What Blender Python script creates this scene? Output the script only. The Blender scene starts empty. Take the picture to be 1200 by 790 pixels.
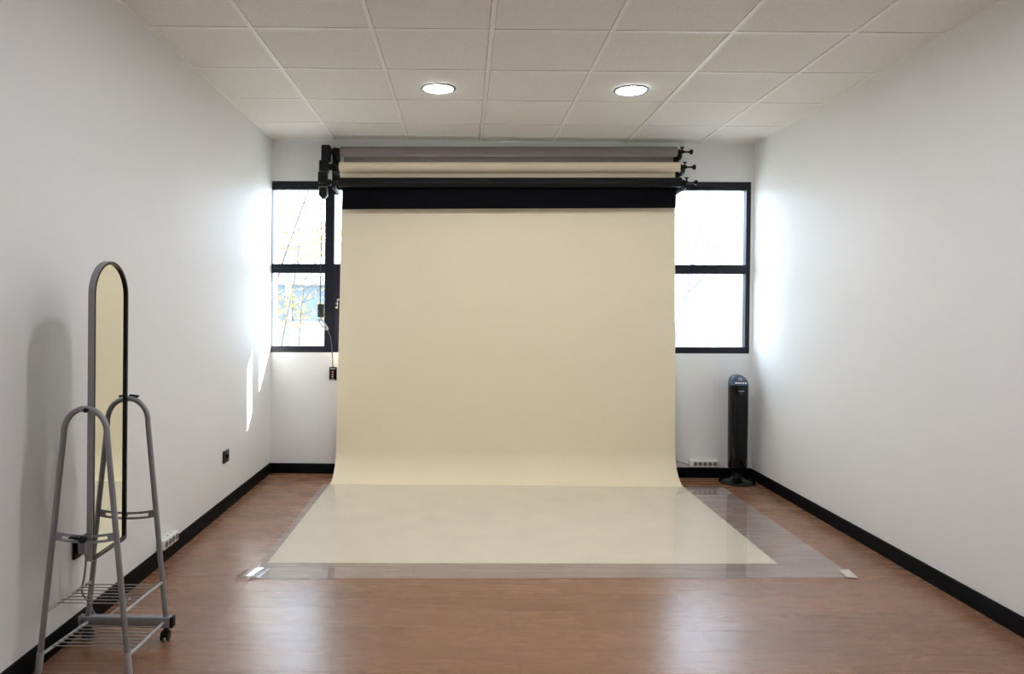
import bpy, bmesh, math, random
from mathutils import Vector, Matrix
C = bpy.context.scene.collection
PI = math.pi
random.seed(4)

# ------------------------------------------------------------------ helpers
def srgb(r, g, b):
    def f(c):
        c /= 255.0
        return c / 12.92 if c <= .04045 else ((c + .055) / 1.055) ** 2.4
    return (f(r), f(g), f(b), 1)

def nodes(m):
    m.use_nodes = True
    nt = m.node_tree
    return nt, nt.nodes, nt.links

def mat(name, col, rough=.5, metal=0, noise=0, nscale=30, bump=0, bscale=200, emit=None, spec=.5):
    m = bpy.data.materials.new(name)
    nt, N, L = nodes(m)
    b = N['Principled BSDF']
    b.inputs['Base Color'].default_value = col
    b.inputs['Roughness'].default_value = rough
    b.inputs['Metallic'].default_value = metal
    b.inputs['Specular IOR Level'].default_value = spec
    tc = N.new('ShaderNodeTexCoord')
    if noise:
        n = N.new('ShaderNodeTexNoise'); n.inputs['Scale'].default_value = nscale
        n.inputs['Detail'].default_value = 4
        L.new(tc.outputs['Object'], n.inputs['Vector'])
        mx = N.new('ShaderNodeMix'); mx.data_type = 'RGBA'; mx.blend_type = 'MULTIPLY'
        mx.inputs[0].default_value = 1
        rp = N.new('ShaderNodeMapRange')
        rp.inputs[1].default_value = .3; rp.inputs[2].default_value = .7
        rp.inputs[3].default_value = 1 - noise; rp.inputs[4].default_value = 1 + noise
        L.new(n.outputs['Fac'], rp.inputs[0])
        mx.inputs[6].default_value = col
        L.new(rp.outputs[0], mx.inputs[7])
        L.new(mx.outputs[2], b.inputs['Base Color'])
    if bump:
        n2 = N.new('ShaderNodeTexNoise'); n2.inputs['Scale'].default_value = bscale
        n2.inputs['Detail'].default_value = 3
        L.new(tc.outputs['Object'], n2.inputs['Vector'])
        bp = N.new('ShaderNodeBump'); bp.inputs['Strength'].default_value = bump
        bp.inputs['Distance'].default_value = .002
        L.new(n2.outputs['Fac'], bp.inputs['Height'])
        L.new(bp.outputs['Normal'], b.inputs['Normal'])
    if emit:
        b.inputs['Emission Color'].default_value = emit[0]
        b.inputs['Emission Strength'].default_value = emit[1]
    return m

def clear_mat(name, tint, f0, rough, power=5.0, top=.9, haze=0):
    """clear sheet: see-through with a grazing-angle gloss"""
    m = bpy.data.materials.new(name)
    nt, N, L = nodes(m)
    out = N['Material Output']; N.remove(N['Principled BSDF'])
    tr = N.new('ShaderNodeBsdfTransparent'); tr.inputs['Color'].default_value = tint
    gl = N.new('ShaderNodeBsdfGlossy'); gl.inputs['Roughness'].default_value = rough
    lw = N.new('ShaderNodeLayerWeight'); lw.inputs['Blend'].default_value = .5
    pw = N.new('ShaderNodeMath'); pw.operation = 'POWER'; pw.inputs[1].default_value = power
    mr = N.new('ShaderNodeMapRange'); mr.inputs[3].default_value = f0; mr.inputs[4].default_value = top
    L.new(lw.outputs['Facing'], pw.inputs[0]); L.new(pw.outputs[0], mr.inputs[0])
    mx = N.new('ShaderNodeMixShader')
    gm = N.new('ShaderNodeNewGeometry')          # only the outward faces mirror the room
    iv = N.new('ShaderNodeMath'); iv.operation = 'SUBTRACT'; iv.inputs[0].default_value = 1
    L.new(gm.outputs['Backfacing'], iv.inputs[1])
    mm = N.new('ShaderNodeMath'); mm.operation = 'MULTIPLY'
    L.new(mr.outputs[0], mm.inputs[0]); L.new(iv.outputs[0], mm.inputs[1])
    L.new(mm.outputs[0], mx.inputs[0]); 
    thru = tr
    if haze:                                      # dust and scuffs on the plastic
        df = N.new('ShaderNodeBsdfDiffuse'); df.inputs['Color'].default_value = (.95, .96, .99, 1)
        hz = N.new('ShaderNodeMixShader')
        tc = N.new('ShaderNodeTexCoord'); nz = N.new('ShaderNodeTexNoise'); nz.inputs['Scale'].default_value = 5; nz.inputs['Detail'].default_value = 6
        L.new(tc.outputs['Object'], nz.inputs['Vector'])
        hr = N.new('ShaderNodeMapRange'); hr.inputs[1].default_value = .3; hr.inputs[2].default_value = .7
        hr.inputs[3].default_value = haze * .75; hr.inputs[4].default_value = haze * 1.25
        L.new(nz.outputs['Fac'], hr.inputs[0]); hb = N.new('ShaderNodeMath'); hb.operation = 'MULTIPLY'
        L.new(hr.outputs[0], hb.inputs[0]); L.new(iv.outputs[0], hb.inputs[1])
        L.new(hb.outputs[0], hz.inputs[0]); L.new(tr.outputs[0], hz.inputs[1]); L.new(df.outputs[0], hz.inputs[2])
        thru = hz
    L.new(thru.outputs[0], mx.inputs[1]); L.new(gl.outputs[0], mx.inputs[2])
    L.new(mx.outputs[0], out.inputs['Surface'])
    return m

class MB:
    def __init__(s): s.bm = bmesh.new()
    def face(s, pts):
        return s.bm.faces.new([s.bm.verts.new(p) for p in pts])
    def hexa(s, a, b):
        """a, b: two quads (lists of 4 points) joined into a closed solid"""
        va = [s.bm.verts.new(p) for p in a]; vb = [s.bm.verts.new(p) for p in b]
        n = len(va)
        s.bm.faces.new(list(reversed(va))); s.bm.faces.new(vb)
        for i in range(n):
            j = (i + 1) % n
            s.bm.faces.new([va[i], va[j], vb[j], vb[i]])
        return s
    def box(s, x0, x1, y0, y1, z0, z1, bev=0):
        before = set(s.bm.verts)
        s.hexa([(x0, y0, z0), (x1, y0, z0), (x1, y1, z0), (x0, y1, z0)],
               [(x0, y0, z1), (x1, y0, z1), (x1, y1, z1), (x0, y1, z1)])
        if bev:
            vs = [v for v in s.bm.verts if v not in before]
            es = list({e for v in vs for e in v.link_edges})
            bmesh.ops.bevel(s.bm, geom=es, offset=bev, segments=3, profile=.5, affect='EDGES')
        return s
    def prism_y(s, pts, y0, y1):       # outline in xz
        return s.hexa([(x, y0, z) for x, z in pts], [(x, y1, z) for x, z in pts])
    def prism_x(s, pts, x0, x1):       # outline in yz
        return s.hexa([(x0, y, z) for y, z in pts], [(x1, y, z) for y, z in pts])
    def prism_z(s, pts, z0, z1):
        return s.hexa([(x, y, z0) for x, y in pts], [(x, y, z1) for x, y in pts])
    def tube(s, pts, r, seg=12, cap=True):
        pts = [Vector(p) for p in pts]
        n = len(pts)
        rs = r if isinstance(r, (list, tuple)) else [r] * n
        tang = []
        for i in range(n):
            t = (pts[min(i + 1, n - 1)] - pts[max(i - 1, 0)])
            tang.append(t.normalized())
        t0 = tang[0]
        ref = Vector((0, 0, 1)) if abs(t0.z) < .9 else Vector((0, 1, 0))
        u = t0.cross(ref).normalized()
        rings = []
        for i in range(n):
            t = tang[i]
            u = (u - t * u.dot(t)).normalized()
            v = t.cross(u)
            rings.append([s.bm.verts.new(pts[i] + (u * math.cos(2 * PI * k / seg) + v * math.sin(2 * PI * k / seg)) * rs[i]) for k in range(seg)])
        for i in range(n - 1):
            for k in range(seg):
                j = (k + 1) % seg
                s.bm.faces.new([rings[i][k], rings[i][j], rings[i + 1][j], rings[i + 1][k]])
        if cap:
            s.bm.faces.new(list(reversed(rings[0]))); s.bm.faces.new(rings[-1])
        return s
    def lathe(s, prof, c, axis='z', seg=32, sx=1, sy=1):
        """prof: (radius, height) pairs along the axis from point c"""
        cx, cy, cz = c
        rings = []
        for r, h in prof:
            ring = []
            for k in range(seg):
                a = 2 * PI * k / seg
                p, q = r * math.cos(a) * sx, r * math.sin(a) * sy
                co = {'z': (cx + p, cy + q, cz + h), 'x': (cx + h, cy + p, cz + q), 'y': (cx + q, cy + h, cz + p)}[axis]
                ring.append(s.bm.verts.new(co))
            rings.append(ring)
        for i in range(len(rings) - 1):
            for k in range(seg):
                j = (k + 1) % seg
                s.bm.faces.new([rings[i][k], rings[i][j], rings[i + 1][j], rings[i + 1][k]])
        s.bm.faces.new(list(reversed(rings[0]))); s.bm.faces.new(rings[-1])
        return s
    def build(s, name, m, parent=None, root=None, smooth=True, angle=38):
        bm = s.bm
        bmesh.ops.recalc_face_normals(bm, faces=bm.faces)
        org = Vector((0, 0, 0))
        if root is not None: org = Vector(root.location)
        elif parent is None:
            org = Vector((0, 0, 0))
        bmesh.ops.translate(bm, verts=bm.verts, vec=-org)
        if smooth:
            for f in bm.faces: f.smooth = True
            lim = math.radians(angle)
            for e in bm.edges:
                e.smooth = not (len(e.link_faces) != 2 or e.calc_face_angle(0) > lim)
        me = bpy.data.meshes.new(name)
        bm.to_mesh(me); bm.free()
        me.materials.append(m)
        o = bpy.data.objects.new(name, me); C.objects.link(o)
        if parent is not None: o.parent = parent
        return o

def thing(name, loc, label, cat, group=None):
    o = bpy.data.objects.new(name, None); C.objects.link(o)
    o.location = loc; o.empty_display_size = .1
    o['label'] = label; o['category'] = cat
    if group: o['group'] = group
    return o

def tag(o, label, cat, group=None, kind=None):
    o['label'] = label; o['category'] = cat
    if group: o['group'] = group
    if kind: o['kind'] = kind
    return o

def struct(name, loc=(0, 0, 0)):
    o = bpy.data.objects.new(name, None); C.objects.link(o)
    o.location = loc; o.empty_display_size = .1; o['kind'] = 'structure'
    return o

def S(o):
    o['kind'] = 'structure'; return o

def smooth_path(pts, n=8):
    """Catmull-Rom through the points"""
    P = [Vector(p) for p in pts]
    P = [P[0] * 2 - P[1]] + P + [P[-1] * 2 - P[-2]]
    out = []
    for i in range(1, len(P) - 2):
        for k in range(n):
            t = k / n
            a, b, c, d = P[i - 1], P[i], P[i + 1], P[i + 2]
            out.append(.5 * ((2 * b) + (c - a) * t + (2 * a - 5 * b + 4 * c - d) * t * t + (3 * b - a - 3 * c + d) * t ** 3))
    out.append(P[-2])
    return out

# ------------------------------------------------------------------ dimensions
XL, XR, HC = -1.817, 2.161, 2.755
YF = -8.3                                # wall behind the camera
GX0, GY0, T = -1.297, -.529, .6          # ceiling grid

# ------------------------------------------------------------------ materials
def wall_mat():
    m = mat('white_wall_paint', srgb(238, 239, 240), .55, noise=.012, nscale=1.6, bump=.22, bscale=90)
    return m
M_wall = wall_mat()
M_tile = mat('mineral_fibre_tile', srgb(232, 229, 224), .9, noise=.06, nscale=110, bump=.5, bscale=300)
M_plenum = mat('dark_ceiling_void', srgb(70, 68, 66), .9, noise=.1)
M_tbar = mat('white_ceiling_rail', srgb(240, 238, 234), .45, noise=.02)
M_base = mat('black_baseboard', srgb(10, 10, 13), .55, noise=.3, nscale=12, bump=.05, spec=.08)
M_frame = mat('dark_navy_window_metal', srgb(15, 18, 31), .4, noise=.1, spec=.35)
M_black = mat('black_plastic', srgb(10, 10, 11), .42, noise=.1, nscale=60, spec=.3)
M_blackgloss = mat('glossy_black_plastic', srgb(9, 10, 12), .2, noise=.05, spec=.4)
M_darkgrey = mat('dark_grey_plastic', srgb(46, 48, 52), .4, noise=.08)
M_white = mat('white_plastic', srgb(232, 231, 226), .4, noise=.02)
M_socket = mat('grey_socket_well', srgb(120, 118, 116), .5, noise=.05)
M_pin = mat('dark_socket_hole', srgb(40, 38, 38), .6, noise=.05)
M_greyplastic = mat('grey_plug_plastic', srgb(150, 150, 150), .45, noise=.04)
M_steel = mat('grey_lacquered_tube', srgb(142, 143, 147), .38, .25, noise=.06, nscale=40)
M_wire = mat('grey_lacquered_wire', srgb(158, 157, 156), .4, .3, noise=.05)
M_sleeve = mat('pale_grey_foot_tube', srgb(176, 176, 178), .4, .25, noise=.08)
M_chrome = mat('bright_metal', srgb(190, 190, 192), .25, .9, noise=.04)
M_mirror = mat('mirror_silver', srgb(244, 247, 242), .01, 1.0, noise=.004)
M_cream = mat('cream_backdrop_paper', srgb(246, 233, 205), .82, noise=.012, nscale=2.0, bump=.05, bscale=14, spec=.25)
M_grey = mat('taupe_grey_backdrop_paper', srgb(146, 136, 138), .8, noise=.02, nscale=4, spec=.25)
M_blackhang = mat('black_hanging_paper', srgb(13, 12, 16), .8, noise=.05, nscale=4, spec=.1)
M_blackpaper = mat('black_backdrop_paper', srgb(17, 16, 20), .6, noise=.05, nscale=4, spec=.3)
M_core = mat('dark_roll_core', srgb(44, 40, 37), .8, noise=.1)
M_tape = mat('pale_masking_tape', srgb(206, 202, 190), .6, noise=.06, nscale=80)
M_sheet = clear_mat('clear_pvc_sheet', (1, 1, 1, 1), .07, .03, 3.9, .9, .17)
M_glass = clear_mat('window_glass', (.97, .985, .98, 1), .03, .0, 5, .9)
M_cleartape = clear_mat('clear_tape', (.96, .96, .96, 1), .22, .12, 3, .9)
M_lamp = mat('lit_downlight_diffuser', srgb(255, 252, 246), .5, noise=.001, emit=((.935, .97, 1.0, 1), 126))
M_lampring = mat('brushed_downlight_ring', srgb(150, 153, 160), .35, .4, noise=.03)
M_bark = mat('grey_bark', srgb(82, 78, 78), .9, noise=.25, nscale=8, bump=.5, bscale=30)
M_palebark = mat('pale_bark', srgb(112, 110, 112), .9, noise=.2, nscale=6, bump=.4, bscale=25)
M_leaf = mat('yellow_autumn_leaf', srgb(152, 128, 56), .7, noise=.3, nscale=9)
M_facade = mat('pale_render_facade', srgb(206, 210, 214), .8, noise=.05, nscale=1)
M_facadeglass = mat('bluish_strip_glazing', srgb(92, 104, 110), .25, noise=.2, nscale=.8)
M_post = mat('blue_grey_post', srgb(112, 118, 132), .6, noise=.1)
M_sunblock = mat('white_render_sunblock', srgb(220, 222, 224), .8, noise=.03, nscale=1)  # for the overhang and wing added to block the sun
M_ground = mat('pale_paving', srgb(150, 148, 142), .9, noise=.12, nscale=3, bump=.3)

def floor_mat():
    m = bpy.data.materials.new('oak_laminate_planks')
    nt, N, L = nodes(m)
    b = N['Principled BSDF']
    b.inputs['Specular IOR Level'].default_value = .62
    tc = N.new('ShaderNodeTexCoord')
    br = N.new('ShaderNodeTexBrick')
    br.offset = .37; br.offset_frequency = 2
    br.inputs['Scale'].default_value = 1
    br.inputs['Brick Width'].default_value = 1.28
    br.inputs['Row Height'].default_value = .19
    br.inputs['Mortar Size'].default_value = .0012
    br.inputs['Mortar Smooth'].default_value = .3
    br.inputs['Color1'].default_value = srgb(148, 107, 81)
    br.inputs['Color2'].default_value = srgb(136, 96, 71)
    br.inputs['Mortar'].default_value = srgb(92, 64, 50)
    L.new(tc.outputs['Object'], br.inputs['Vector'])
    # long grain streaks running along the planks
    mp = N.new('ShaderNodeMapping'); mp.inputs['Scale'].default_value = (1.5, 22, 1)
    L.new(tc.outputs['Object'], mp.inputs['Vector'])
    n1 = N.new('ShaderNodeTexNoise'); n1.inputs['Scale'].default_value = 1.0
    n1.inputs['Detail'].default_value = 6; n1.inputs['Roughness'].default_value = .62; n1.inputs['Distortion'].default_value = .6
    L.new(mp.outputs[0], n1.inputs['Vector'])
    mp2 = N.new('ShaderNodeMapping'); mp2.inputs['Scale'].default_value = (6, 90, 1)
    L.new(tc.outputs['Object'], mp2.inputs['Vector'])
    n2 = N.new('ShaderNodeTexNoise'); n2.inputs['Scale'].default_value = 1.0; n2.inputs['Detail'].default_value = 3
    L.new(mp2.outputs[0], n2.inputs['Vector'])
    r1 = N.new('ShaderNodeMapRange'); r1.inputs[1].default_value = .3; r1.inputs[2].default_value = .72
    r1.inputs[3].default_value = .91; r1.inputs[4].default_value = 1.07
    L.new(n1.outputs['Fac'], r1.inputs[0])
    r2 = N.new('ShaderNodeMapRange'); r2.inputs[1].default_value = .3; r2.inputs[2].default_value = .7
    r2.inputs[3].default_value = .96; r2.inputs[4].default_value = 1.04
    L.new(n2.outputs['Fac'], r2.inputs[0])
    mu = N.new('ShaderNodeMath'); mu.operation = 'MULTIPLY'
    L.new(r1.outputs[0], mu.inputs[0]); L.new(r2.outputs[0], mu.inputs[1])
    mx = N.new('ShaderNodeMix'); mx.data_type = 'RGBA'; mx.blend_type = 'MULTIPLY'; mx.inputs[0].default_value = 1
    L.new(br.outputs['Color'], mx.inputs[6]); L.new(mu.outputs[0], mx.inputs[7])
    L.new(mx.outputs[2], b.inputs['Base Color'])
    rr = N.new('ShaderNodeMapRange'); rr.inputs[1].default_value = .3; rr.inputs[2].default_value = .7
    rr.inputs[3].default_value = .25; rr.inputs[4].default_value = .29
    L.new(n1.outputs['Fac'], rr.inputs[0]); L.new(rr.outputs[0], b.inputs['Roughness'])
    bp = N.new('ShaderNodeBump'); bp.inputs['Strength'].default_value = .035; bp.inputs['Distance'].default_value = .001
    ad = N.new('ShaderNodeMath'); ad.operation = 'SUBTRACT'
    L.new(n1.outputs['Fac'], ad.inputs[0]); L.new(br.outputs['Fac'], ad.inputs[1])
    L.new(ad.outputs[0], bp.inputs['Height']); L.new(bp.outputs['Normal'], b.inputs['Normal'])
    return m
M_floor = floor_mat()

# ------------------------------------------------------------------ room shell
S(MB().box(XL - .2, XR + .2, YF - .2, .2, -.15, 0).build('floor', M_floor, smooth=False))
S(MB().box(XL - .2, XL, YF - .2, .2, 0, HC + .2).build('wall_left', M_wall, smooth=False))
S(MB().box(XR, XR + .2, YF - .2, .2, 0, HC + .2).build('wall_right', M_wall, smooth=False))
S(MB().box(XL, XR, YF - .2, YF, 0, HC + .2).build('wall_front', M_wall, smooth=False))

def sl(x, z):                            # the window band rises a touch to the right
    return z + .0075 * (x - XL)
WB, WT = .998, 2.414                     # bottom and top of the window band at the left
WX1 = 2.137
b = MB()
b.prism_y([(XL, 0), (XR, 0), (XR, sl(XR, WB)), (XL, sl(XL, WB))], 0, .2)
b.prism_y([(XL, sl(XL, WT)), (XR, sl(XR, WT)), (XR, HC + .2), (XL, HC + .2)], 0, .2)
b.prism_y([(WX1, sl(WX1, WB)), (XR, sl(XR, WB)), (XR, sl(XR, WT)), (WX1, sl(WX1, WT))], 0, .2)
S(b.build('wall_back', M_wall, smooth=False))

# ceiling: lay-in tiles over a void, T-bar grid (with gaps beside the bars)
xs = [XL] + [GX0 + T * i for i in range(6)] + [XR]
ys = [0.0]
y = GY0
while y > YF:
    ys.append(y); y -= T
ys.append(YF)
b = MB()
BW = .012
holes = []
for i in range(len(xs) - 1):
    for j in range(len(ys) - 1):
        x0 = xs[i] + (BW + .002 if i else .012); x1 = xs[i + 1] - (BW + .002 if i < len(xs) - 2 else .012)
        y1 = ys[j] - (BW + .003 if j else .012); y0 = ys[j + 1] + (BW + .003 if j < len(ys) - 2 else .012)
        b.box(x0, x1, y0, y1, HC + .002, HC + .016)
S(b.build('ceiling', M_tile, smooth=False))
o = S(MB().box(XL, XR, YF, 0, HC + .03, HC + .2).build('trim_1', M_plenum, smooth=False))
b = MB()
for x in xs[1:-1]: b.box(x - BW, x + BW, YF, 0, HC - .001, HC + .028)
for yy in ys[1:-1]: b.box(XL, XR, yy - BW, yy + BW, HC - .0005, HC + .027)
b.box(XL, XL + .016, YF, 0, HC - .001, HC + .026); b.box(XR - .016, XR, YF, 0, HC - .001, HC + .026)
b.box(XL, XR, -.016, 0, HC - .001, HC + .026); b.box(XL, XR, YF, YF + .016, HC - .001, HC + .026)
S(b.build('trim_2', M_tbar, smooth=False))

# baseboards
BH, BT = .083, .013
S(MB().prism_x([(-BT, 0), (-.0005, 0), (-.0005, BH), (-BT + .004, BH), (-BT, BH - .006)], XL, XR).build('baseboard_back', M_base))
S(MB().hexa([(XL, YF, 0), (XL + BT, YF, 0), (XL + BT, YF, BH - .006), (XL + BT - .004, YF, BH), (XL, YF, BH)],
            [(XL, -BT, 0), (XL + BT, -BT, 0), (XL + BT, -BT, BH - .006), (XL + BT - .004, -BT, BH), (XL, -BT, BH)]).build('baseboard_left', M_base))
S(MB().hexa([(XR, YF, 0), (XR - BT, YF, 0), (XR - BT, YF, BH - .006), (XR - BT + .004, YF, BH), (XR, YF, BH)],
            [(XR, -BT, 0), (XR - BT, -BT, 0), (XR - BT, -BT, BH - .006), (XR - BT + .004, -BT, BH), (XR, -BT, BH)]).build('baseboard_right', M_base))

# ------------------------------------------------------------------ windows
FY0, FY1 = .006, .066
def bar_h(b, x0, x1, z0, z1, y0=FY0, y1=FY1):
    b.prism_y([(x0, sl(x0, z0)), (x1, sl(x1, z0)), (x1, sl(x1, z1)), (x0, sl(x0, z1))], y0, y1); return b
def bar_v(b, x0, x1, z0, z1, y0=FY0, y1=FY1): return bar_h(b, x0, x1, z0, z1, y0, y1)
ZB1, ZT0, ZT1, ZU = 1.050, 1.655, 1.730, 2.345
def window(name, x0, x1, jl, jr):
    w = struct(name, (x0, 0, WB))
    b = MB()
    bar_h(b, x0, x1, WB, ZB1); bar_h(b, x0, x1, ZU, WT)
    bar_v(b, x0, x0 + jl, ZB1, ZU); bar_v(b, x1 - jr, x1, ZB1, ZU)
    b.build('frame', M_frame, w, w, smooth=False)
    bar_h(MB(), x0 + jl, x1 - jr, ZT0, ZT1, FY0 - .004, FY1 - .002).build('transom', M_frame, w, w, smooth=False)
    for z0, z1 in ((ZB1, ZT0), (ZT1, ZU)):
        bar_h(MB(), x0 + jl, x1 - jr, z0, z1, .034, .040).build('pane', M_glass, w, w, smooth=False)
    return w
w1 = window('window_1', XL + .001, -1.337, .004, .038)
w2 = window('window_2', -1.337, 1.40, .038, .04)
w3 = window('window_3', 1.40, WX1, .04, .036)
# opening sash in the lower half of the middle bay (its left stile shows beside the paper)
b = MB(); bar_v(b, -1.297, -1.238, ZB1, ZT0, -.006, .03); bar_h(b, -1.238, -.2, ZB1, ZB1 + .05, -.006, .03)
bar_h(b, -1.238, -.2, ZT0 - .05, ZT0, -.006, .03); bar_v(b, -.2, -.14, ZB1, ZT0, -.006, .03)
b.build('sash', M_frame, w2, w2, smooth=False)
b = MB()
for dz, dx in ((0, 0), (.033, .004), (.066, .014)):
    b.box(-1.282 + dx, -1.264 + dx, -.016, -.006, 1.365 + dz, 1.381 + dz, .002)
b.box(-1.268, -1.262, -.014, -.006, 1.365, 1.44, .001)
b.build('hinge', M_chrome, w2, w2)
# ------------------------------------------------------------------ backdrop rolls
def roll(name, label, x0, x1, yc, z0, z1, rad, matp, sheet_pts, group):
    """roll lies along x; the sheet leaves from the back of the roll"""
    t = thing(name, ((x0 + x1) / 2, yc, (z0 + z1) / 2), label, 'photo backdrop', group)
    n = 40
    b = MB()
    P0, P1 = Vector((x0, yc, z0)), Vector((x1, yc, z1))
    b.tube([P0, P1], rad, 40)
    b.build('paper_roll', matp, t, t)
    b = MB(); d = (P1 - P0).normalized()
    b.tube([P0 - d * .010, P1 + d * .010], rad * .62, 24); b.build('core', M_core, t, t)
    return t

def sheet(bm, rows):
    """rows: (left point, right point, thickness normal) -> thin solid paper"""
    th = .0007
    A = []; B = []
    for l, r, nrm in rows:
        n_ = Vector(nrm) * th
        NX = 24
        A.append([bm.bm.verts.new(Vector(l).lerp(Vector(r), i / NX) + n_) for i in range(NX + 1)])
        B.append([bm.bm.verts.new(Vector(l).lerp(Vector(r), i / NX) - n_) for i in range(NX + 1)])
    F = bm.bm.faces.new
    NX = 24
    for k in range(len(rows) - 1):
        for i in range(NX):
            F([A[k][i], A[k][i + 1], A[k + 1][i + 1], A[k + 1][i]])
            F([B[k][i], B[k + 1][i], B[k + 1][i + 1], B[k][i + 1]])
        F([A[k][0], A[k + 1][0], B[k + 1][0], B[k][0]])
        F([A[k][NX], B[k][NX], B[k + 1][NX], A[k + 1][NX]])
    for k in (0, -1):
        for i in range(NX):
            F([A[k][i], B[k][i], B[k][i + 1], A[k][i + 1]])
    return bm

RR = .039
GRP = 'backdrop paper rolls on the wall bracket'
# grey, nearest the ceiling and the wall
g = roll('backdrop_roll', 'taupe grey paper backdrop roll, topmost of the three rolls under the ceiling', -1.236, 1.490, -.092, 2.640, 2.664, .040, M_grey, None, GRP)
sheet(MB(), [((-1.215, -.0525, 2.640), (1.468, -.0525, 2.664), (0, 1, 0)), ((-1.215, -.0525, 2.505), (1.468, -.0525, 2.530), (0, 1, 0))]).build('paper_sheet', M_grey, g, g)
# cream, middle roll; the sheet sweeps down the wall and out over the floor
cr = roll('backdrop_roll', 'cream paper backdrop pulled from the middle roll down the wall and across the floor', -1.233, 1.496, -.152, 2.503, 2.529, .038, M_cream, None, GRP)
rows = []
YS = -.115
def cx(z, left):                          # paper edge, a hair wider towards the floor
    k = 1 - z / 2.5
    return (-1.213 - .036 * k) if left else (1.474 + .030 * k)
for z in [2.503, 2.3, 2.0, 1.6, 1.2, .8, .5, .35, .27]:
    rows.append(((cx(z, 1), YS, z), (cx(z, 0), YS, z + .0005), (0, 1, 0)))
R0 = .235
for k in range(1, 15):
    a = k / 15 * PI / 2
    zz = R0 * (1 - math.sin(a)) + .0012; yy = YS - R0 * (1 - math.cos(a))
    rows.append(((cx(zz, 1), yy, zz), (cx(zz, 0), yy, zz), (0, math.cos(a), math.sin(a))))
for f in (.0, .03, .2, .4, .6, .8, 1.0):
    yl = -.352 + (-2.100 + .352) * f; yr = -.352 + (-2.025 + .352) * f
    rows.append(((-1.250 - .006 * f, yl, .0012), (1.504 - .012 * f, yr, .0012), (0, 0, 1)))
sheet(MB(), rows).build('paper_sheet', M_cream, cr, cr)
# black, lowest roll and nearest the room
bk = roll('backdrop_roll', 'black paper backdrop roll with a short black strip hanging, lowest of the three rolls', -1.226, 1.492, -.213, 2.368, 2.394, .039, M_blackpaper, None, GRP)
sheet(MB(), [((-1.207, -.1745, 2.368), (1.468, -.1745, 2.394), (0, 1, 0)), ((-1.206, -.1745, 2.25), (1.467, -.1745, 2.28), (0, 1, 0)),
             ((-1.205, -.1745, 2.162), (1.466, -.1745, 2.197), (0, 1, 0))]).build('paper_sheet', M_blackhang, bk, bk)

# expanders with thumb screws at the right end of every roll
ROLLS = [(g, -.092, 2.640, 2.664, 1.490), (cr, -.152, 2.503, 2.529, 1.496), (bk, -.213, 2.368, 2.394, 1.492)]
for t, yc, zl, zr, xe in ROLLS:
    b = MB()
    b.lathe([(.022, 0), (.022, .012), (.016, .03), (.013, .05), (.0065, .054), (.0065, .09), (.012, .098), (.02, .106), (.021, .118), (.016, .122)], (xe + .008, yc, zr), 'x', 24)
    e = b.build('expander', M_black, t, t)
    b = MB(); b.tube([(xe + .045, yc, zr + .008), (xe + .045, yc, zr + .036)], .006, 12)
    b.box(xe + .030, xe + .060, yc - .003, yc + .003, zr + .030, zr + .042, .002)
    b.build('thumb_screw', M_black, e, t)

# hook brackets
def hook_arm(b, x, yc, z, th=.016):
    # arm from the wall plate up to a cradle under the expander
    pts = [(-.012, z - .058), (-.012, z - .036), (yc + .030, z - .034), (yc + .026, z - .012), (yc + .018, z - .012), (yc + .014, z - .026),
           (yc - .014, z - .026), (yc - .022, z - .004), (yc - .034, z + .002), (yc - .030, z - .042), (yc - .004, z - .058)]
    b.prism_x(pts, x - th / 2, x + th / 2)
br = thing('roller_bracket', (1.512, 0, 2.28), 'black triple hook bracket carrying the right ends of the backdrop rolls', 'bracket', 'roller brackets')
MB().box(1.488, 1.536, -.014, -.0005, 2.332, 2.685, .003).build('wall_plate', M_black, br, br)
for t, yc, zl, zr, xe in ROLLS:
    b = MB(); hook_arm(b, xe + .030, yc, zr); b.build('hook', M_black, br, br)
bl = thing('roller_bracket', (-1.278, 0, 2.25), 'black triple bracket behind the motors at the left ends of the backdrop rolls', 'bracket', 'roller brackets')
MB().box(-1.318, -1.256, -.016, -.0005, 2.305, 2.668, .003).build('wall_plate', M_black, bl, bl)
for t, yc, zl, zr, xe in ROLLS:
    b = MB(); hook_arm(b, -1.262, yc, zl, .022)
    b.build('hook', M_black, bl, bl)
b = MB(); b.tube([(-1.300, -.03, 2.678), (-1.268, -.06, 2.672), (-1.246, -.065, 2.666)], [.009, .007, .006], 12)
b.lathe([(.012, 0), (.014, .008), (.009, .014)], (-1.306, -.03, 2.676), 'x', 16); b.build('thumb_screw', M_black, bl, bl)

# roller motors, stacked at the left
MG = 'roller motors at the left ends of the backdrop rolls'
for t, yc, zl, x0, x1, z0, z1, lab in [
    (g, -.092, 2.640, -1.387, -1.318, 2.556, 2.688, 'black motor block at the left end of the grey roll, topmost of three'),
    (cr, -.152, 2.503, -1.392, -1.322, 2.459, 2.552, 'black motor block at the left end of the cream roll, middle of three'),
    (bk, -.213, 2.368, -1.388, -1.318, 2.352, 2.448, 'black motor block at the left end of the black roll, lowest of three')]:
    m_ = thing('roller_motor', ((x0 + x1) / 2, yc, z0), lab, 'motor', MG)
    MB().box(x0, x1, yc - .036, yc + .034, z0, z1, .006).build('body', M_black, m_, m_)
    MB().lathe([(.026, 0), (.026, .03), (.016, .034), (.016, (-1.247 if t is g else -1.246 if t is cr else -1.238) - x1 + .0)], (x1 - .002, yc, zl), 'x', 24).build('drive_shaft', M_black, m_, m_)
    b = MB(); b.box(x0 + .008, x1 - .008, yc - .0375, yc - .035, z0 + .004, z0 + .010)
    b.build('trim_line', M_darkgrey, m_, m_)

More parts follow.
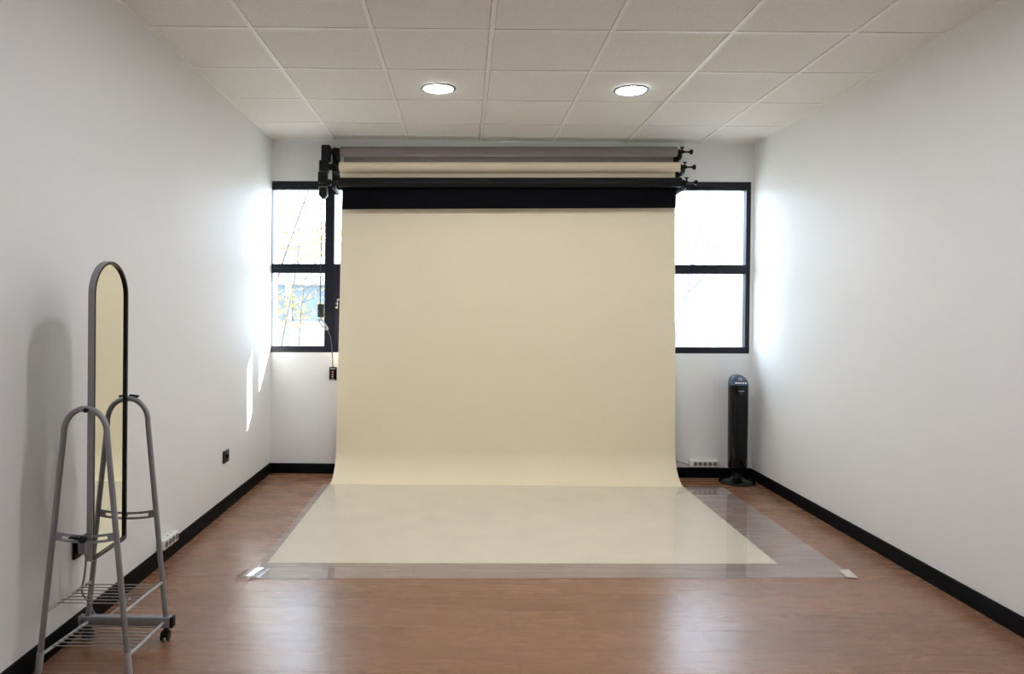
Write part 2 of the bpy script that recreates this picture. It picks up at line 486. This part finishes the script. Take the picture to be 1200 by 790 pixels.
# ------------------------------------------------------------------ wired remote hanging by the left window
rm = thing('wired_remote', (-1.29, -.03, .775), 'small black wired remote with red marks hanging below the left window', 'remote control')
yR = -.028
MB().box(-1.323, -1.263, yR - .011, yR + .011, .776, .884, .004).build('body', M_black, rm, rm)
MB().box(-1.3195, -1.2665, yR - .0125, yR - .0105, .7795, .8805, .002).build('face_plate', M_blackgloss, rm, rm)
M_red = mat('pale_red_button', srgb(206, 120, 130), .5, noise=.03)
M_mark = mat('pale_print', srgb(196, 190, 192), .6, noise=.03)
yb = yR - .0155
MB().prism_y([(-1.303, .838), (-1.283, .838), (-1.293, .858)], yb, yR - .012).build('button', M_red, rm, rm)
MB().box(-1.300, -1.286, yb, yR - .012, .818, .830, .001).build('button', M_red, rm, rm)
MB().prism_y([(-1.302, .811), (-1.284, .811), (-1.293, .793)], yb, yR - .012).build('button', M_mark, rm, rm)
MB().box(-1.315, -1.271, yR - .0132, yR - .012, .868, .874).build('print', M_mark, rm, rm)
MB().box(-1.315, -1.274, yR - .0132, yR - .012, .783, .787).build('print', M_mark, rm, rm)
# plug at the top under the motors, then cable, receiver box, tangle, cable
b = MB(); b.prism_y([(-1.380, 2.3518), (-1.318, 2.3518), (-1.316, 2.262), (-1.338, 2.236), (-1.352, 2.236), (-1.378, 2.262)], -.235, -.185)
b.build('plug', M_black, rm, rm)
b = MB(); b.tube([(-1.381, -.236, 2.33), (-1.318, -.236, 2.33), (-1.315, -.236, 2.262), (-1.337, -.236, 2.235), (-1.353, -.236, 2.235), (-1.379, -.236, 2.262), (-1.381, -.236, 2.33)], .0028, 8)
b.build('plug_rim', M_greyplastic, rm, rm)
cab = smooth_path([(-1.358, -.21, 2.238), (-1.380, -.17, 2.19), (-1.384, -.10, 2.02), (-1.392, -.07, 1.8), (-1.397, -.055, 1.6), (-1.398, -.055, 1.40)])
MB().tube(cab, .0042, 8).build('cable', M_darkgrey, rm, rm)
MB().box(-1.417, -1.368, -.072, -.038, 1.292, 1.402, .004).build('receiver_box', M_darkgrey, rm, rm)
# tangle of spare cable
b = MB()
pts = []
for k in range(44):
    a = k / 44 * 2 * PI * 3
    u = math.cos(a); v = math.sin(a)
    q = k / 43
    pts.append((-1.372 + .036 * u + .010 * v, -.055 + .016 * math.sin(a * 2.3), 1.235 - .044 * u + .010 * v))
b.tube([(-1.396, -.055, 1.292)] + pts, .0034, 8)
b.build('cable_tangle', M_greyplastic, rm, rm)
cab = smooth_path([(-1.345, -.055, 1.205), (-1.315, -.040, 1.13), (-1.303, -.034, 1.04), (-1.298, -.03, .97), (-1.294, yR, .884)])
MB().tube(cab, .0040, 8).build('cable', M_darkgrey, rm, rm)

# ------------------------------------------------------------------ clear floor sheet and tape
o = MB().prism_z([(-1.300, -.37), (-1.288, -2.330), (1.806, -2.222), (1.812, -.335)], .0022, .0040).build('floor_protection_sheet', M_sheet, smooth=False)
tag(o, 'large clear plastic sheet lying over the cream paper and the wood floor', 'floor sheet')
b = MB(); b.hexa([(1.765, -2.222, .0042), (1.816, -2.232, .0042), (1.832, -2.105, .0042), (1.775, -2.118, .0042)],
                 [(1.765, -2.222, .0052), (1.816, -2.232, .0052), (1.832, -2.105, .0052), (1.775, -2.118, .0052)])
o = b.build('tape_strip', M_tape, smooth=False)
tag(o, 'short pale masking tape strip on the right front corner of the clear sheet', 'tape')
# curled clear tape at the left front corner
b = MB(); A = []; B2 = []
for i in range(9):
    q = i / 8
    px = -1.352 + .125 * q; py = -2.345 + .03 * q
    zc = .0046 + .016 * math.sin(PI * min(1, q * 1.1)) * (1 - q * .4)
    A.append([(px - .010, py, zc), (px + .012, py + .125, zc * .9)])
for i in range(8):
    b.hexa([A[i][0], A[i + 1][0], A[i + 1][1], A[i][1]], [tuple(Vector(p) + Vector((0, 0, .0008))) for p in (A[i][0], A[i + 1][0], A[i + 1][1], A[i][1])])
bmesh.ops.remove_doubles(b.bm, verts=b.bm.verts, dist=1e-5)
o = b.build('tape_strip', M_cleartape, angle=60)
tag(o, 'shiny clear tape strip curling up at the left front corner of the clear sheet', 'tape')

# ------------------------------------------------------------------ tower fan
FX, FY = 1.985, -.165
fan = thing('tower_fan', (FX, FY, 0), 'slim black tower fan standing in the right back corner', 'fan')
MB().lathe([(.128, 0), (.140, .004), (.141, .010), (.134, .018), (.10, .028), (.06, .036), (.046, .046)], (FX, FY, 0), 'z', 56).build('base', M_blackgloss, fan, fan)
MB().lathe([(.044, .040), (.037, .06), (.037, .085), (.042, .10), (.050, .115)], (FX, FY, 0), 'z', 36).build('neck', M_black, fan, fan)
# body: rounded D-section swept up, with a domed raked top
def body_ring(z, w, d, n=40, rake=0):
    ring = []
    for k in range(n):
        a = 2 * PI * k / n
        ca, sa = math.cos(a), math.sin(a)
        px = FX + w * (abs(ca) ** .75) * (1 if ca >= 0 else -1)
        py = FY + d * (abs(sa) ** .8) * (1 if sa >= 0 else -1)
        ring.append((px, py, z + rake * (py - FY)))
    return ring
b = MB(); rings = []
prof = [(.108, .052, .047, 0), (.122, .068, .062, 0), (.140, .0715, .066, 0), (.4, .0735, .068, 0), (.70, .0745, .068, 0), (.786, .0748, .068, 0)]
for z, w_, d_, rk in prof: rings.append([b.bm.verts.new(p) for p in body_ring(z, w_, d_, 40, rk)])
def skin(b, rings):
    for i in range(len(rings) - 1):
        for k in range(40):
            j = (k + 1) % 40; b.bm.faces.new([rings[i][k], rings[i][j], rings[i + 1][j], rings[i + 1][k]])
    b.bm.faces.new(list(reversed(rings[0]))); b.bm.faces.new(rings[-1])
skin(b, rings)
body = b.build('body', M_blackgloss, fan, fan, angle=50)
# grille: outlet recess frame and slats
yf = FY - .068
gr = MB().box(FX - .050, FX + .050, yf - .004, yf + .014, .20, .705, .004).build('grille', M_black, fan, fan)
b = MB()
for k in range(24):
    z = .225 + k * .0195
    b.prism_x([(yf - .0085, z), (yf - .0035, z), (yf - .0035, z + .006), (yf - .0085, z + .003)], FX - .046, FX + .046)
b.build('slats', mat('soft_black_plastic', srgb(25, 25, 28), .4, noise=.05, spec=.3), gr, fan)
# raked control panel: the domed top, with a dial and five buttons
DOME = [(.7865, .0748, -.068, .068), (.800, .0742, -.063, .068), (.815, .0722, -.053, .067), (.830, .067, -.038, .065), (.845, .058, -.019, .062), (.857, .044, .003, .056), (.865, .024, .024, .047), (.867, .008, .032, .040)]
b = MB(); rings = []
for z, w_, fy, by in DOME:
    rings.append([b.bm.verts.new((px, FY + (fy + by) / 2 + (py - FY) / .05 * (by - fy) / 2, z)) for px, py, _ in body_ring(z, w_, .05, 40, 0)])
skin(b, rings)
pan = b.build('control_panel', mat('smoky_control_panel', srgb(62, 74, 96), .16, noise=.05), fan, fan, angle=60)
def dome_y(z):
    for (z0, _, f0, _), (z1, _, f1, _) in zip(DOME, DOME[1:]):
        if z0 <= z <= z1: return FY + f0 + (f1 - f0) * (z - z0) / (z1 - z0)
for k in range(5):
    u = FX - .038 + k * .019
    b = MB(); z0, z1 = .800, .811
    b.hexa([(u - .0065, dome_y(z0) + .006, z0), (u + .0065, dome_y(z0) + .006, z0), (u + .0065, dome_y(z1) + .006, z1), (u - .0065, dome_y(z1) + .006, z1)],
           [(u - .0055, dome_y(z0) - .004, z0 + .001), (u + .0055, dome_y(z0) - .004, z0 + .001), (u + .0055, dome_y(z1) - .003, z1), (u - .0055, dome_y(z1) - .003, z1)])
    b.build('button', M_white, pan, fan)
zc = .832; cc = Vector((FX, dome_y(zc), zc)); nn = Vector((0, -.016, .016)).normalized()
MB().tube([cc - nn * .004, cc + nn * .007, cc + nn * .010], [.017, .015, .011], 28).build('dial', M_greyplastic, pan, fan)
b = MB(); b.box(FX - .022, FX + .022, yf - .0035, yf + .004, .738, .746, .001); b.build('badge', M_greyplastic, fan, fan)
b = MB(); b.lathe([(.004, 0), (.004, -.003), (.002, -.004)], (FX - .004, yf + .003, .722), 'y', 14); b.build('indicator', M_greyplastic, fan, fan)

# ------------------------------------------------------------------ power strips, sockets
def schuko(b_w, b_h, c, ax, r=.0185):
    """round grey well with two dark pin holes, facing -y ('y') or +x ('x')"""
    sgn = -1 if ax == 'y' else 1
    b_w.lathe([(r, 0), (r, sgn * .0025), (r - .003, sgn * .0025), (r - .003, sgn * .0008)], c, ax, 28)
    for d in (-.0085, .0085):
        p = (c[0] + d, c[1], c[2]) if ax == 'y' else (c[0], c[1] + d, c[2])
        b_h.lathe([(.0034, 0), (.0034, sgn * .0018)], p, ax, 12)
ps = thing('power_strip', (1.763, -.022, .094), 'white five-socket power strip on the back wall beside the tower fan', 'power strip', 'white power strips')
bz = .0935
MB().box(1.644, 1.882, -.042, -.001, bz, bz + .055, .006).build('body', M_white, ps, ps)
for k in range(5):
    w_, h_ = MB(), MB()
    schuko(w_, h_, (1.690 + k * .040, -.0418, bz + .0275), 'y', .0165)
    s_ = w_.build('socket', M_socket, ps, ps); h_.build('pin_hole', M_pin, s_, ps)
cab = smooth_path([(1.646, -.024, bz + .018), (1.60, -.024, bz + .028), (1.54, -.022, bz + .045), (1.44, -.022, bz + .05), (1.30, -.022, bz + .03)])
MB().tube(cab, .0042, 8).build('cable', M_greyplastic, ps, ps)

ps2 = thing('power_strip', (XL + .022, -2.11, .094), 'white power strip on the left wall above the baseboard behind the mirror stand', 'power strip', 'white power strips')
MB().box(XL + .001, XL + .046, -2.185, -1.998, .087, .140, .006).build('body', M_white, ps2, ps2)
for k in range(4):
    w_, h_ = MB(), MB()
    schuko(w_, h_, (XL + .0455, -2.026 - k * .044, .1135), 'x', .0175)
    s_ = w_.build('socket', M_socket, ps2, ps2); h_.build('pin_hole', M_pin, s_, ps2)
for k in range(3): MB().lathe([(.006, 0), (.006, .002)], (XL + .024, -2.05 - k * .045, .1395), 'z', 14).build('screw_cover', M_greyplastic, ps2, ps2)

def outlet(y0, y1, z0, z1, label):
    t = thing('wall_socket', (XL, (y0 + y1) / 2, z0), label, 'wall socket', 'black wall sockets on the left wall')
    MB().box(XL + .0005, XL + .012, y0, y1, z0, z1, .004).build('face_plate', M_black, t, t)
    ym, zm = (y0 + y1) / 2, (z0 + z1) / 2
    wl = MB().lathe([(.030, 0), (.030, .002), (.0255, .002), (.0255, .0005)], (XL + .0115, ym, zm), 'x', 32).build('socket', M_blackgloss, t, t)
    for d in (-.011, .011): MB().lathe([(.005, 0), (.005, .003), (.003, .0035)], (XL + .0115, ym, zm + d * 1.6), 'x', 14).build('contact', M_greyplastic, wl, t)
    return t
outlet(-1.160, -1.056, .322, .404, 'black wall socket low on the left wall near the back corner')
outlet(-2.985, -2.880, .318, .398, 'black wall socket behind the mirror stand with a grey plug in it')
# charger plug in the near socket, with its cable
pg = thing('plug_adapter', (XL + .012, -2.925, .34), 'grey plug in the black socket behind the mirror stand with a hanging cable', 'plug')
b = MB(); b.box(XL + .0145, XL + .048, -2.975, -2.925, .338, .388, .008); b.build('body', M_greyplastic, pg, pg)
cab = smooth_path([(XL + .034, -2.95, .342), (XL + .040, -2.95, .31), (XL + .036, -2.955, .24), (XL + .030, -2.96, .18), (XL + .045, -2.93, .12), (XL + .055, -2.90, .06), (XL + .05, -2.80, .006), (XL + .06, -2.6, .006)])
MB().tube(cab, .0042, 8).build('cable', M_greyplastic, pg, pg)

# ------------------------------------------------------------------ free-standing mirror on a wheeled stand
YN, YFAR = -3.300, -3.000
CN, CFAR = -1.598, -1.582                # centre line of the near and far side frames
ms = thing('standing_mirror', (-1.59, -3.15, 0), 'arched mirror on a grey tubular stand with wire shelves by the left wall', 'mirror')
def half(z):                              # half spread of the legs at a height
    return .160 + (.080 - .160) * (z - .08) / (.88 - .08)
TOPZ = .985
def side_frame(yc, cxm, z0):
    b = MB(); pts = []
    hb = half(.88)
    pts.append((cxm - half(z0), yc, z0))
    for z in (.3, .6): pts.append((cxm - half(z), yc, z))
    n = 18
    za = .880
    pts.append((cxm - half(za), yc, za))
    for k in range(1, n):
        a = PI * k / n
        pts.append((cxm - hb * math.cos(a) * (1 if True else 0), yc, za + (TOPZ - za) * math.sin(a) ** .85))
    pts.append((cxm + half(za), yc, za))
    for z in (.6, .3): pts.append((cxm + half(z), yc, z))
    pts.append((cxm + half(z0), yc, z0))
    b.tube(pts, .0105, 16)
    return b.build('side_frame', M_steel, ms, ms, angle=60)
sf_n = side_frame(YN, CN, .062)
sf_f = side_frame(YFAR, CFAR, .098)
# near feet: paler sleeves and rubber tips
for s in (-1, 1):
    x0 = CN + s * half(.095); x1 = CN + s * half(.012)
    ft = MB().tube([(x0, YN, .095), (x1, YN, .012)], .0125, 16).build('foot', M_sleeve, sf_n, ms)
    MB().lathe([(.014, 0), (.015, .004), (.015, .016)], (x1, YN, 0), 'z', 18).build('rubber_tip', M_black, ms, ms)
# base bar at the far end with end caps and two casters
b = MB().box(CFAR - .180, CFAR + .180, YFAR - .016, YFAR + .016, .058, .100, .003)
bb = b.build('base_bar', M_steel, ms, ms)
for s in (-1, 1):
    MB().box(CFAR + s * .180 - (.012 if s < 0 else 0), CFAR + s * .180 + (0 if s < 0 else .012), YFAR - .017, YFAR + .017, .057, .101, .003).build('end_cap', M_black if s > 0 else M_steel, bb, ms)
    xc = CFAR + s * .158
    b = MB(); b.tube([(xc, YFAR, .044), (xc, YFAR, .060)], .008, 14)
    b.prism_x([(YFAR - .016, .02), (YFAR - .02, .035), (YFAR - .012, .048), (YFAR + .014, .048), (YFAR + .02, .036), (YFAR + .010, .030)], xc - .007, xc + .007)
    ca = b.build('caster', M_black, ms, ms)
    for q in (-.016, .008):
        MB().lathe([(.014, 0), (.0205, .001), (.0215, .004), (.0205, .007), (.014, .008)], (xc + q, YFAR, .0216), 'x', 24).build('wheel', M_black, ca, ms)
# wire shelves
for zs in (.240, .080):
    rl = []
    for s in (-1, 1):
        zf = zs if zs > .15 else .078
        yn = YN; yf_ = YFAR - (0 if zs > .15 else .016)
        p0 = (CN + s * half(zs), yn, zs); p1 = (CFAR + s * half(zf) * (1 if zs > .15 else .96), yf_, zf)
        rl.append((Vector(p0), Vector(p1)))
    for p0, p1 in rl: MB().tube([p0, p1], .0065, 12).build('shelf_rail', M_sleeve, ms, ms)
    for k in range(7):
        q = .24 + .10 * k
        l = rl[0][0].lerp(rl[0][1], q); r_ = rl[1][0].lerp(rl[1][1], q)
        MB().tube([l + Vector((0, 0, .005)), r_ + Vector((0, 0, .005))], .0023, 8).build('shelf_wire', M_wire, ms, ms)
# slotted tilt guides with knobs
def guide(yc, cxm, zc, sag):
    hw = half(zc) - .004; n = 16
    b = MB()
    def zz(x): return zc - sag * (1 - (x / hw) ** 2)
    H2, SL, E = .0150, .0062, .026
    cols = []
    for k in range(n + 1):
        x = -hw + 2 * hw * k / n
        cols.append((x, zz(x)))
    for k in range(n):
        (xa, za), (xb, zb) = cols[k], cols[k + 1]
        mid = (xa + xb) / 2
        solid = abs(mid) > hw - E
        spans = [(-H2, H2)] if solid else [(-H2, -SL), (SL, H2)]
        for lo, hi in spans:
            b.prism_y([(cxm + xa, za + lo), (cxm + xb, zb + lo), (cxm + xb, zb + hi), (cxm + xa, za + hi)], yc - .002, yc + .002)
    bmesh.ops.remove_doubles(b.bm, verts=b.bm.verts, dist=1e-5)
    return b.build('tilt_guide', M_steel, ms, ms, smooth=False)
MX0, MX1 = -1.600, -1.578                # mirror thickness in x
for yc, cxm, sgn in ((YN, CN, -1), (YFAR, CFAR, 1)):
    gd = guide(yc, cxm, .520, .012)
    b = MB(); kx = (MX0 + MX1) / 2 - .012
    zk = .510
    b.lathe([(.011, 0), (.013, sgn * .004), (.014, sgn * .012), (.011, sgn * .018)], (kx, yc + sgn * .002, zk), 'y', 12)
    b.lathe([(.0045, 0), (.0045, -sgn * .024)], (kx, yc, zk), 'y', 12)
    b.prism_y([(kx - .05, zk + .004), (kx, zk - .004), (kx, zk + .008), (kx - .048, zk + .009)], yc + sgn * .012 - .004, yc + sgn * .012 + .004)
    b.build('tilt_knob', M_black, gd, ms)
    b = MB(); b.lathe([(.0075, 0), (.0095, sgn * .004), (.008, sgn * .012)], ((MX0 + MX1) / 2, yc + sgn * .010, TOPZ - .004), 'y', 16)
    b.lathe([(.004, 0), (.004, -sgn * .036)], ((MX0 + MX1) / 2, yc + sgn * .010, TOPZ - .004), 'y', 12)
    if sgn > 0: b.prism_y([(MX0 + .014, TOPZ + .006), (MX0 + .050, TOPZ + .002), (MX0 + .056, TOPZ + .012), (MX0 + .020, TOPZ + .016)], yc + .004, yc + .016)
    b.build('pivot_screw', M_black, ms, ms)
# mirror: arched shell frame, black front lip, glass
MY0, MY1, MZ0, MZ1 = -3.284, -3.016, .418, 1.532
def arch(off):
    y0, y1, z0 = MY0 + off, MY1 - off, MZ0 + off
    r = (y1 - y0) / 2; yc = (y0 + y1) / 2; zc = MZ1 - (MY1 - MY0) / 2
    pts = []
    rc = .010
    for k in range(5):
        a = PI + PI / 2 * k / 4
        pts.append((y0 + rc + rc * math.cos(a), z0 + rc + rc * math.sin(a)))
    for k in range(5):
        a = 1.5 * PI + PI / 2 * k / 4
        pts.append((y1 - rc + rc * math.cos(a), z0 + rc + rc * math.sin(a)))
    for k in range(33):
        a = PI * k / 32
        pts.append((yc + r * math.cos(a), zc + r * math.sin(a)))
    return pts
def ring_solid(o_out, o_in, x0, x1):
    b = MB(); a_, c_ = arch(o_out), arch(o_in); n = len(a_)
    V = [[b.bm.verts.new((x, y, z)) for y, z in pts] for pts, x in ((a_, x0), (a_, x1), (c_, x1), (c_, x0))]
    for q in range(4):
        P_, Q_ = V[q], V[(q + 1) % 4]
        for i in range(n):
            j = (i + 1) % n; b.bm.faces.new([P_[i], P_[j], Q_[j], Q_[i]])
    return b
fr = ring_solid(0, .011, MX0, MX1).build('mirror_frame', M_steel, ms, ms, angle=30)
ring_solid(.0035, .0118, MX1 - .008, MX1 + .0012).build('lip', M_blackgloss, fr, ms, angle=30)
b = MB(); b.hexa([(MX0 + .002, y, z) for y, z in arch(.010)], [(MX0 + .004, y, z) for y, z in arch(.010)]); b.build('back_panel', M_darkgrey, fr, ms, smooth=False)
b = MB(); b.hexa([(MX0 + .0045, y, z) for y, z in arch(.0105)], [(MX1 - .007, y, z) for y, z in arch(.0105)]); b.build('mirror_glass', M_mirror, ms, ms, smooth=False)

# ------------------------------------------------------------------ downlights
def downlight(x, y, label):
    t = thing('downlight', (x, y, HC), label, 'ceiling light', 'recessed ceiling downlights')
    r = .112
    prof_o = [(r, -.001), (r, -.005), (r - .006, -.009), (r - .018, -.009), (r - .022, -.004)]
    b = MB(); rings = []
    for rr_, h in prof_o + [(r - .022, -.001)]:
        rings.append([b.bm.verts.new((x + rr_ * math.cos(2 * PI * k / 48), y + rr_ * math.sin(2 * PI * k / 48), HC + h)) for k in range(48)])
    for i in range(len(rings)):
        A_, B_ = rings[i], rings[(i + 1) % len(rings)]
        for k in range(48):
            j = (k + 1) % 48; b.bm.faces.new([A_[k], A_[j], B_[j], B_[k]])
    b.build('trim_ring', M_lampring, t, t, angle=50)
    MB().lathe([(r - .0225, -.0015), (r - .0225, -.0045), (r - .03, -.0055)], (x, y, HC), 'z', 48).build('diffuser', M_lamp, t, t)
downlight(-.397, -1.40, 'lit round recessed downlight in the ceiling, left of the two in view')
downlight(.815, -1.40, 'lit round recessed downlight in the ceiling, right of the two in view')
for i, (yy, w_) in enumerate(((-3.20, 'middle'), (-5.00, 'rear half'))):  # unseen rows of ceiling lights, added to supply the front light
    downlight(-.397, yy, 'lit round recessed downlight in the %s of the room, left side, out of view, added for front light' % w_)
    downlight(.803, yy, 'lit round recessed downlight in the %s of the room, right side, out of view, added for front light' % w_)

# ------------------------------------------------------------------ outside the windows
S(MB().box(-40, 40, .2, 60, -.4, -.2).build('ground', M_ground, smooth=False))
S(MB().box(-6, 6.5, .2, .86, 2.60, 2.75).build('trim_3', M_sunblock, smooth=False))      # unseen overhang added above the windows, stops sun through the upper panes
bd = thing('building', (-4, 15, -.2), 'pale low building with a bluish window strip seen through the left window', 'building')
b = MB(); b.box(-16, 2.0, 15, 22, -.2, 1.0).box(-16, 2.0, 15.4, 22, 1.0, 2.1).box(-16, 2.0, 15, 22, 2.1, 3.2)
b.build('wall', M_facade, bd, bd, smooth=False)
MB().box(-15.8, 1.8, 15.3, 15.395, 1.05, 2.05).build('window_strip', M_facadeglass, bd, bd, smooth=False)
for k in range(16):
    x = -15.5 + k * 1.12
    MB().box(x, x + .10, 15.2, 15.299, 1.0, 2.1).build('mullion', M_post, bd, bd, smooth=False)
MB().box(-16.2, 2.2, 14.8, 22.2, 3.2, 3.32).build('roof_edge', M_facade, bd, bd, smooth=False)
for xp, yp, h_, lb in ((-3.15, 6.0, 2.1, 'left'), (-2.42, 6.0, 2.2, 'right')):
    o = MB().box(xp - .045, xp + .045, yp - .045, yp + .045, -.2, h_, .006).build('post', M_post)
    tag(o, 'slim blue-grey post outside the left window, %s of the pair' % lb, 'post', 'posts outside the left window')
an = thing('building', (4.6, 1.6, -.2), 'white rendered wing added outside the right window to block direct sun', 'building')  # wing added to keep direct sun out of the right window
MB().box(2.75, 6.5, .6, 2.5, -.2, 4.6).build('wall', M_sunblock, an, an, smooth=False)
MB().box(2.65, 6.6, .5, 2.6, 4.6, 4.75).build('roof_edge', M_facade, an, an, smooth=False)

def tree(name, label, base, path, r0, seed, matb, depth=3, leaves=260, spread=.8, nb=9, group='trees outside the windows'):
    rnd = random.Random(seed)
    t = thing(name, base, label, 'tree', group)
    B = MB(); tips = []
    def branch(pts, ra, rb):
        n = len(pts)
        B.tube(pts, [ra + (rb - ra) * i / (n - 1) for i in range(n)], 7)
    def grow(p, d, ln, r, lev):
        pts = [p]; dd = d.copy(); n = 5
        for i in range(n):
            dd = (dd + Vector((rnd.uniform(-.22, .22), rnd.uniform(-.22, .22), rnd.uniform(-.12, .2)))).normalized()
            pts.append(pts[-1] + dd * ln / n)
        branch(pts, r, r * .45)
        for q in pts[2:]: tips.append((q, lev))
        if lev > 0:
            for i in range(3):
                k = rnd.randint(1, n)
                nd = (dd + Vector((rnd.uniform(-1, 1), rnd.uniform(-1, 1), rnd.uniform(-.4, .8))) * .9).normalized()
                grow(pts[k], nd, ln * rnd.uniform(.5, .75), r * .5, lev - 1)
    tp = smooth_path(path, 5)
    branch(tp, r0, r0 * .45)
    for i in range(nb):
        k = int(len(tp) * (.42 + .57 * i / nb)); k = min(k, len(tp) - 1)
        ang = rnd.uniform(0, 2 * PI)
        d = Vector((math.cos(ang), math.sin(ang) * .6, rnd.uniform(.05, .7))).normalized()
        grow(tp[k], d, spread * rnd.uniform(.7, 1.2), r0 * .4, depth - 1)
    B.build('trunk', matb, t, t, angle=80)
    if leaves:
        Lf = MB()
        for i in range(leaves):
            q, lev = rnd.choice(tips)
            c = q + Vector((rnd.gauss(0, .06), rnd.gauss(0, .06), rnd.gauss(0, .06)))
            u = Vector((rnd.gauss(0, 1), rnd.gauss(0, 1), rnd.gauss(0, 1))).normalized()
            v = u.orthogonal().normalized(); s_ = rnd.uniform(.018, .034)
            nrm = u.cross(v) * s_ * .18
            Lf.face([c - u * s_, c + v * s_ * .5 + nrm, c + u * s_, c - v * s_ * .5 + nrm])
        lf = Lf.build('foliage', M_leaf, t, t, smooth=False)
        lf['kind'] = 'stuff'
    return t
tree('bare_tree', 'slender tree with a few yellow leaves outside the left window', (-2.95, 4.4, -.2), [(-2.95, 4.4, -.2), (-2.85, 4.4, .8), (-2.72, 4.4, 1.5), (-2.62, 4.4, 2.1), (-2.60, 4.4, 2.6)], .017, 5, M_bark, 4, 900, .8, 14)
tree('bare_tree', 'bare twiggy tree farther back beyond the left window', (-4.2, 8.5, -.2), [(-4.2, 8.5, -.2), (-4.1, 8.5, 1.5), (-3.6, 8.6, 3.2), (-3.1, 8.6, 4.6)], .032, 11, M_bark, 4, 500, 1.5, 14)
tree('bare_tree', 'pale leaning bare tree outside the right window', (2.95, 5.2, -.2), [(2.95, 5.2, -.2), (3.05, 5.2, .9), (3.25, 5.2, 1.7), (3.45, 5.2, 2.8), (3.75, 5.2, 4.2)], .06, 8, M_palebark, 3, 0, .9, 7)

tree('bare_tree', 'thin twiggy sapling with yellow leaves close to the left window', (-2.15, 2.7, -.2), [(-2.15, 2.7, -.2), (-2.2, 2.7, .7), (-2.18, 2.7, 1.3), (-2.1, 2.7, 2.0)], .011, 21, M_bark, 4, 900, .6, 18)

# ------------------------------------------------------------------ daylight
w = bpy.data.worlds.new('sky'); bpy.context.scene.world = w
w.use_nodes = True
N, L = w.node_tree.nodes, w.node_tree.links
bg = N['Background']
tc = N.new('ShaderNodeTexCoord'); no = N.new('ShaderNodeTexNoise')
no.inputs['Scale'].default_value = 3; no.inputs['Detail'].default_value = 4
L.new(tc.outputs['Generated'], no.inputs['Vector'])
mx = N.new('ShaderNodeMix'); mx.data_type = 'RGBA'
mx.inputs[6].default_value = (.62, .79, 1.0, 1); mx.inputs[7].default_value = (.76, .87, 1, 1)
L.new(no.outputs['Fac'], mx.inputs[0]); L.new(mx.outputs[2], bg.inputs['Color'])
bg.inputs['Strength'].default_value = 10.0

sd = bpy.data.lights.new('sun', 'SUN'); sd.energy = 40; sd.angle = math.radians(.6); sd.color = (1, .96, .9)
so = bpy.data.objects.new('sun', sd); C.objects.link(so)
so.rotation_euler = Vector((-1, -.87, -.93)).to_track_quat('-Z', 'Y').to_euler()

for i, (x0, x1) in enumerate(((XL, -1.34), (-1.34, 1.4), (1.4, WX1))):
    pd = bpy.data.lights.new('sky_portal', 'AREA'); pd.shape = 'RECTANGLE'
    pd.size = x1 - x0; pd.size_y = 1.42; pd.cycles.is_portal = True
    po = bpy.data.objects.new('sky_portal', pd); C.objects.link(po)
    po.location = ((x0 + x1) / 2, .12, 1.72); po.rotation_euler = (-PI / 2, 0, 0)

# ------------------------------------------------------------------ camera
cd = bpy.data.cameras.new('camera'); cam = bpy.data.objects.new('camera', cd); C.objects.link(cam)
F = Vector((-0.00313934, 0.99998042, -0.00541292)); R_ = Vector((0.99994372, 0.00319399, 0.01011719)); U = Vector((-0.01013428, 0.00538085, 0.99993417))
m = Matrix((( R_.x, U.x, -F.x, -.2254), (R_.y, U.y, -F.y, -5.894), (R_.z, U.z, -F.z, 1.3532), (0, 0, 0, 1)))
cam.matrix_world = m
cd.sensor_fit = 'HORIZONTAL'; cd.sensor_width = 36
cd.lens = 836.3956 / 1200 * 36
cd.shift_x = 59.6353 / 1200; cd.shift_y = -25.5965 / 1200
cd.clip_start = .05; cd.clip_end = 200
sc = bpy.context.scene
sc.camera = cam
sc.view_settings.view_transform = 'Standard'; sc.view_settings.look = 'None'
sc.view_settings.gamma = 1; sc.view_settings.exposure = 0
sc.view_settings.use_curve_mapping = False
sc.cycles.max_bounces = 10; sc.cycles.diffuse_bounces = 6; sc.cycles.transparent_max_bounces = 16
sc.cycles.sample_clamp_indirect = 6; sc.cycles.caustics_reflective = False; sc.cycles.caustics_refractive = False
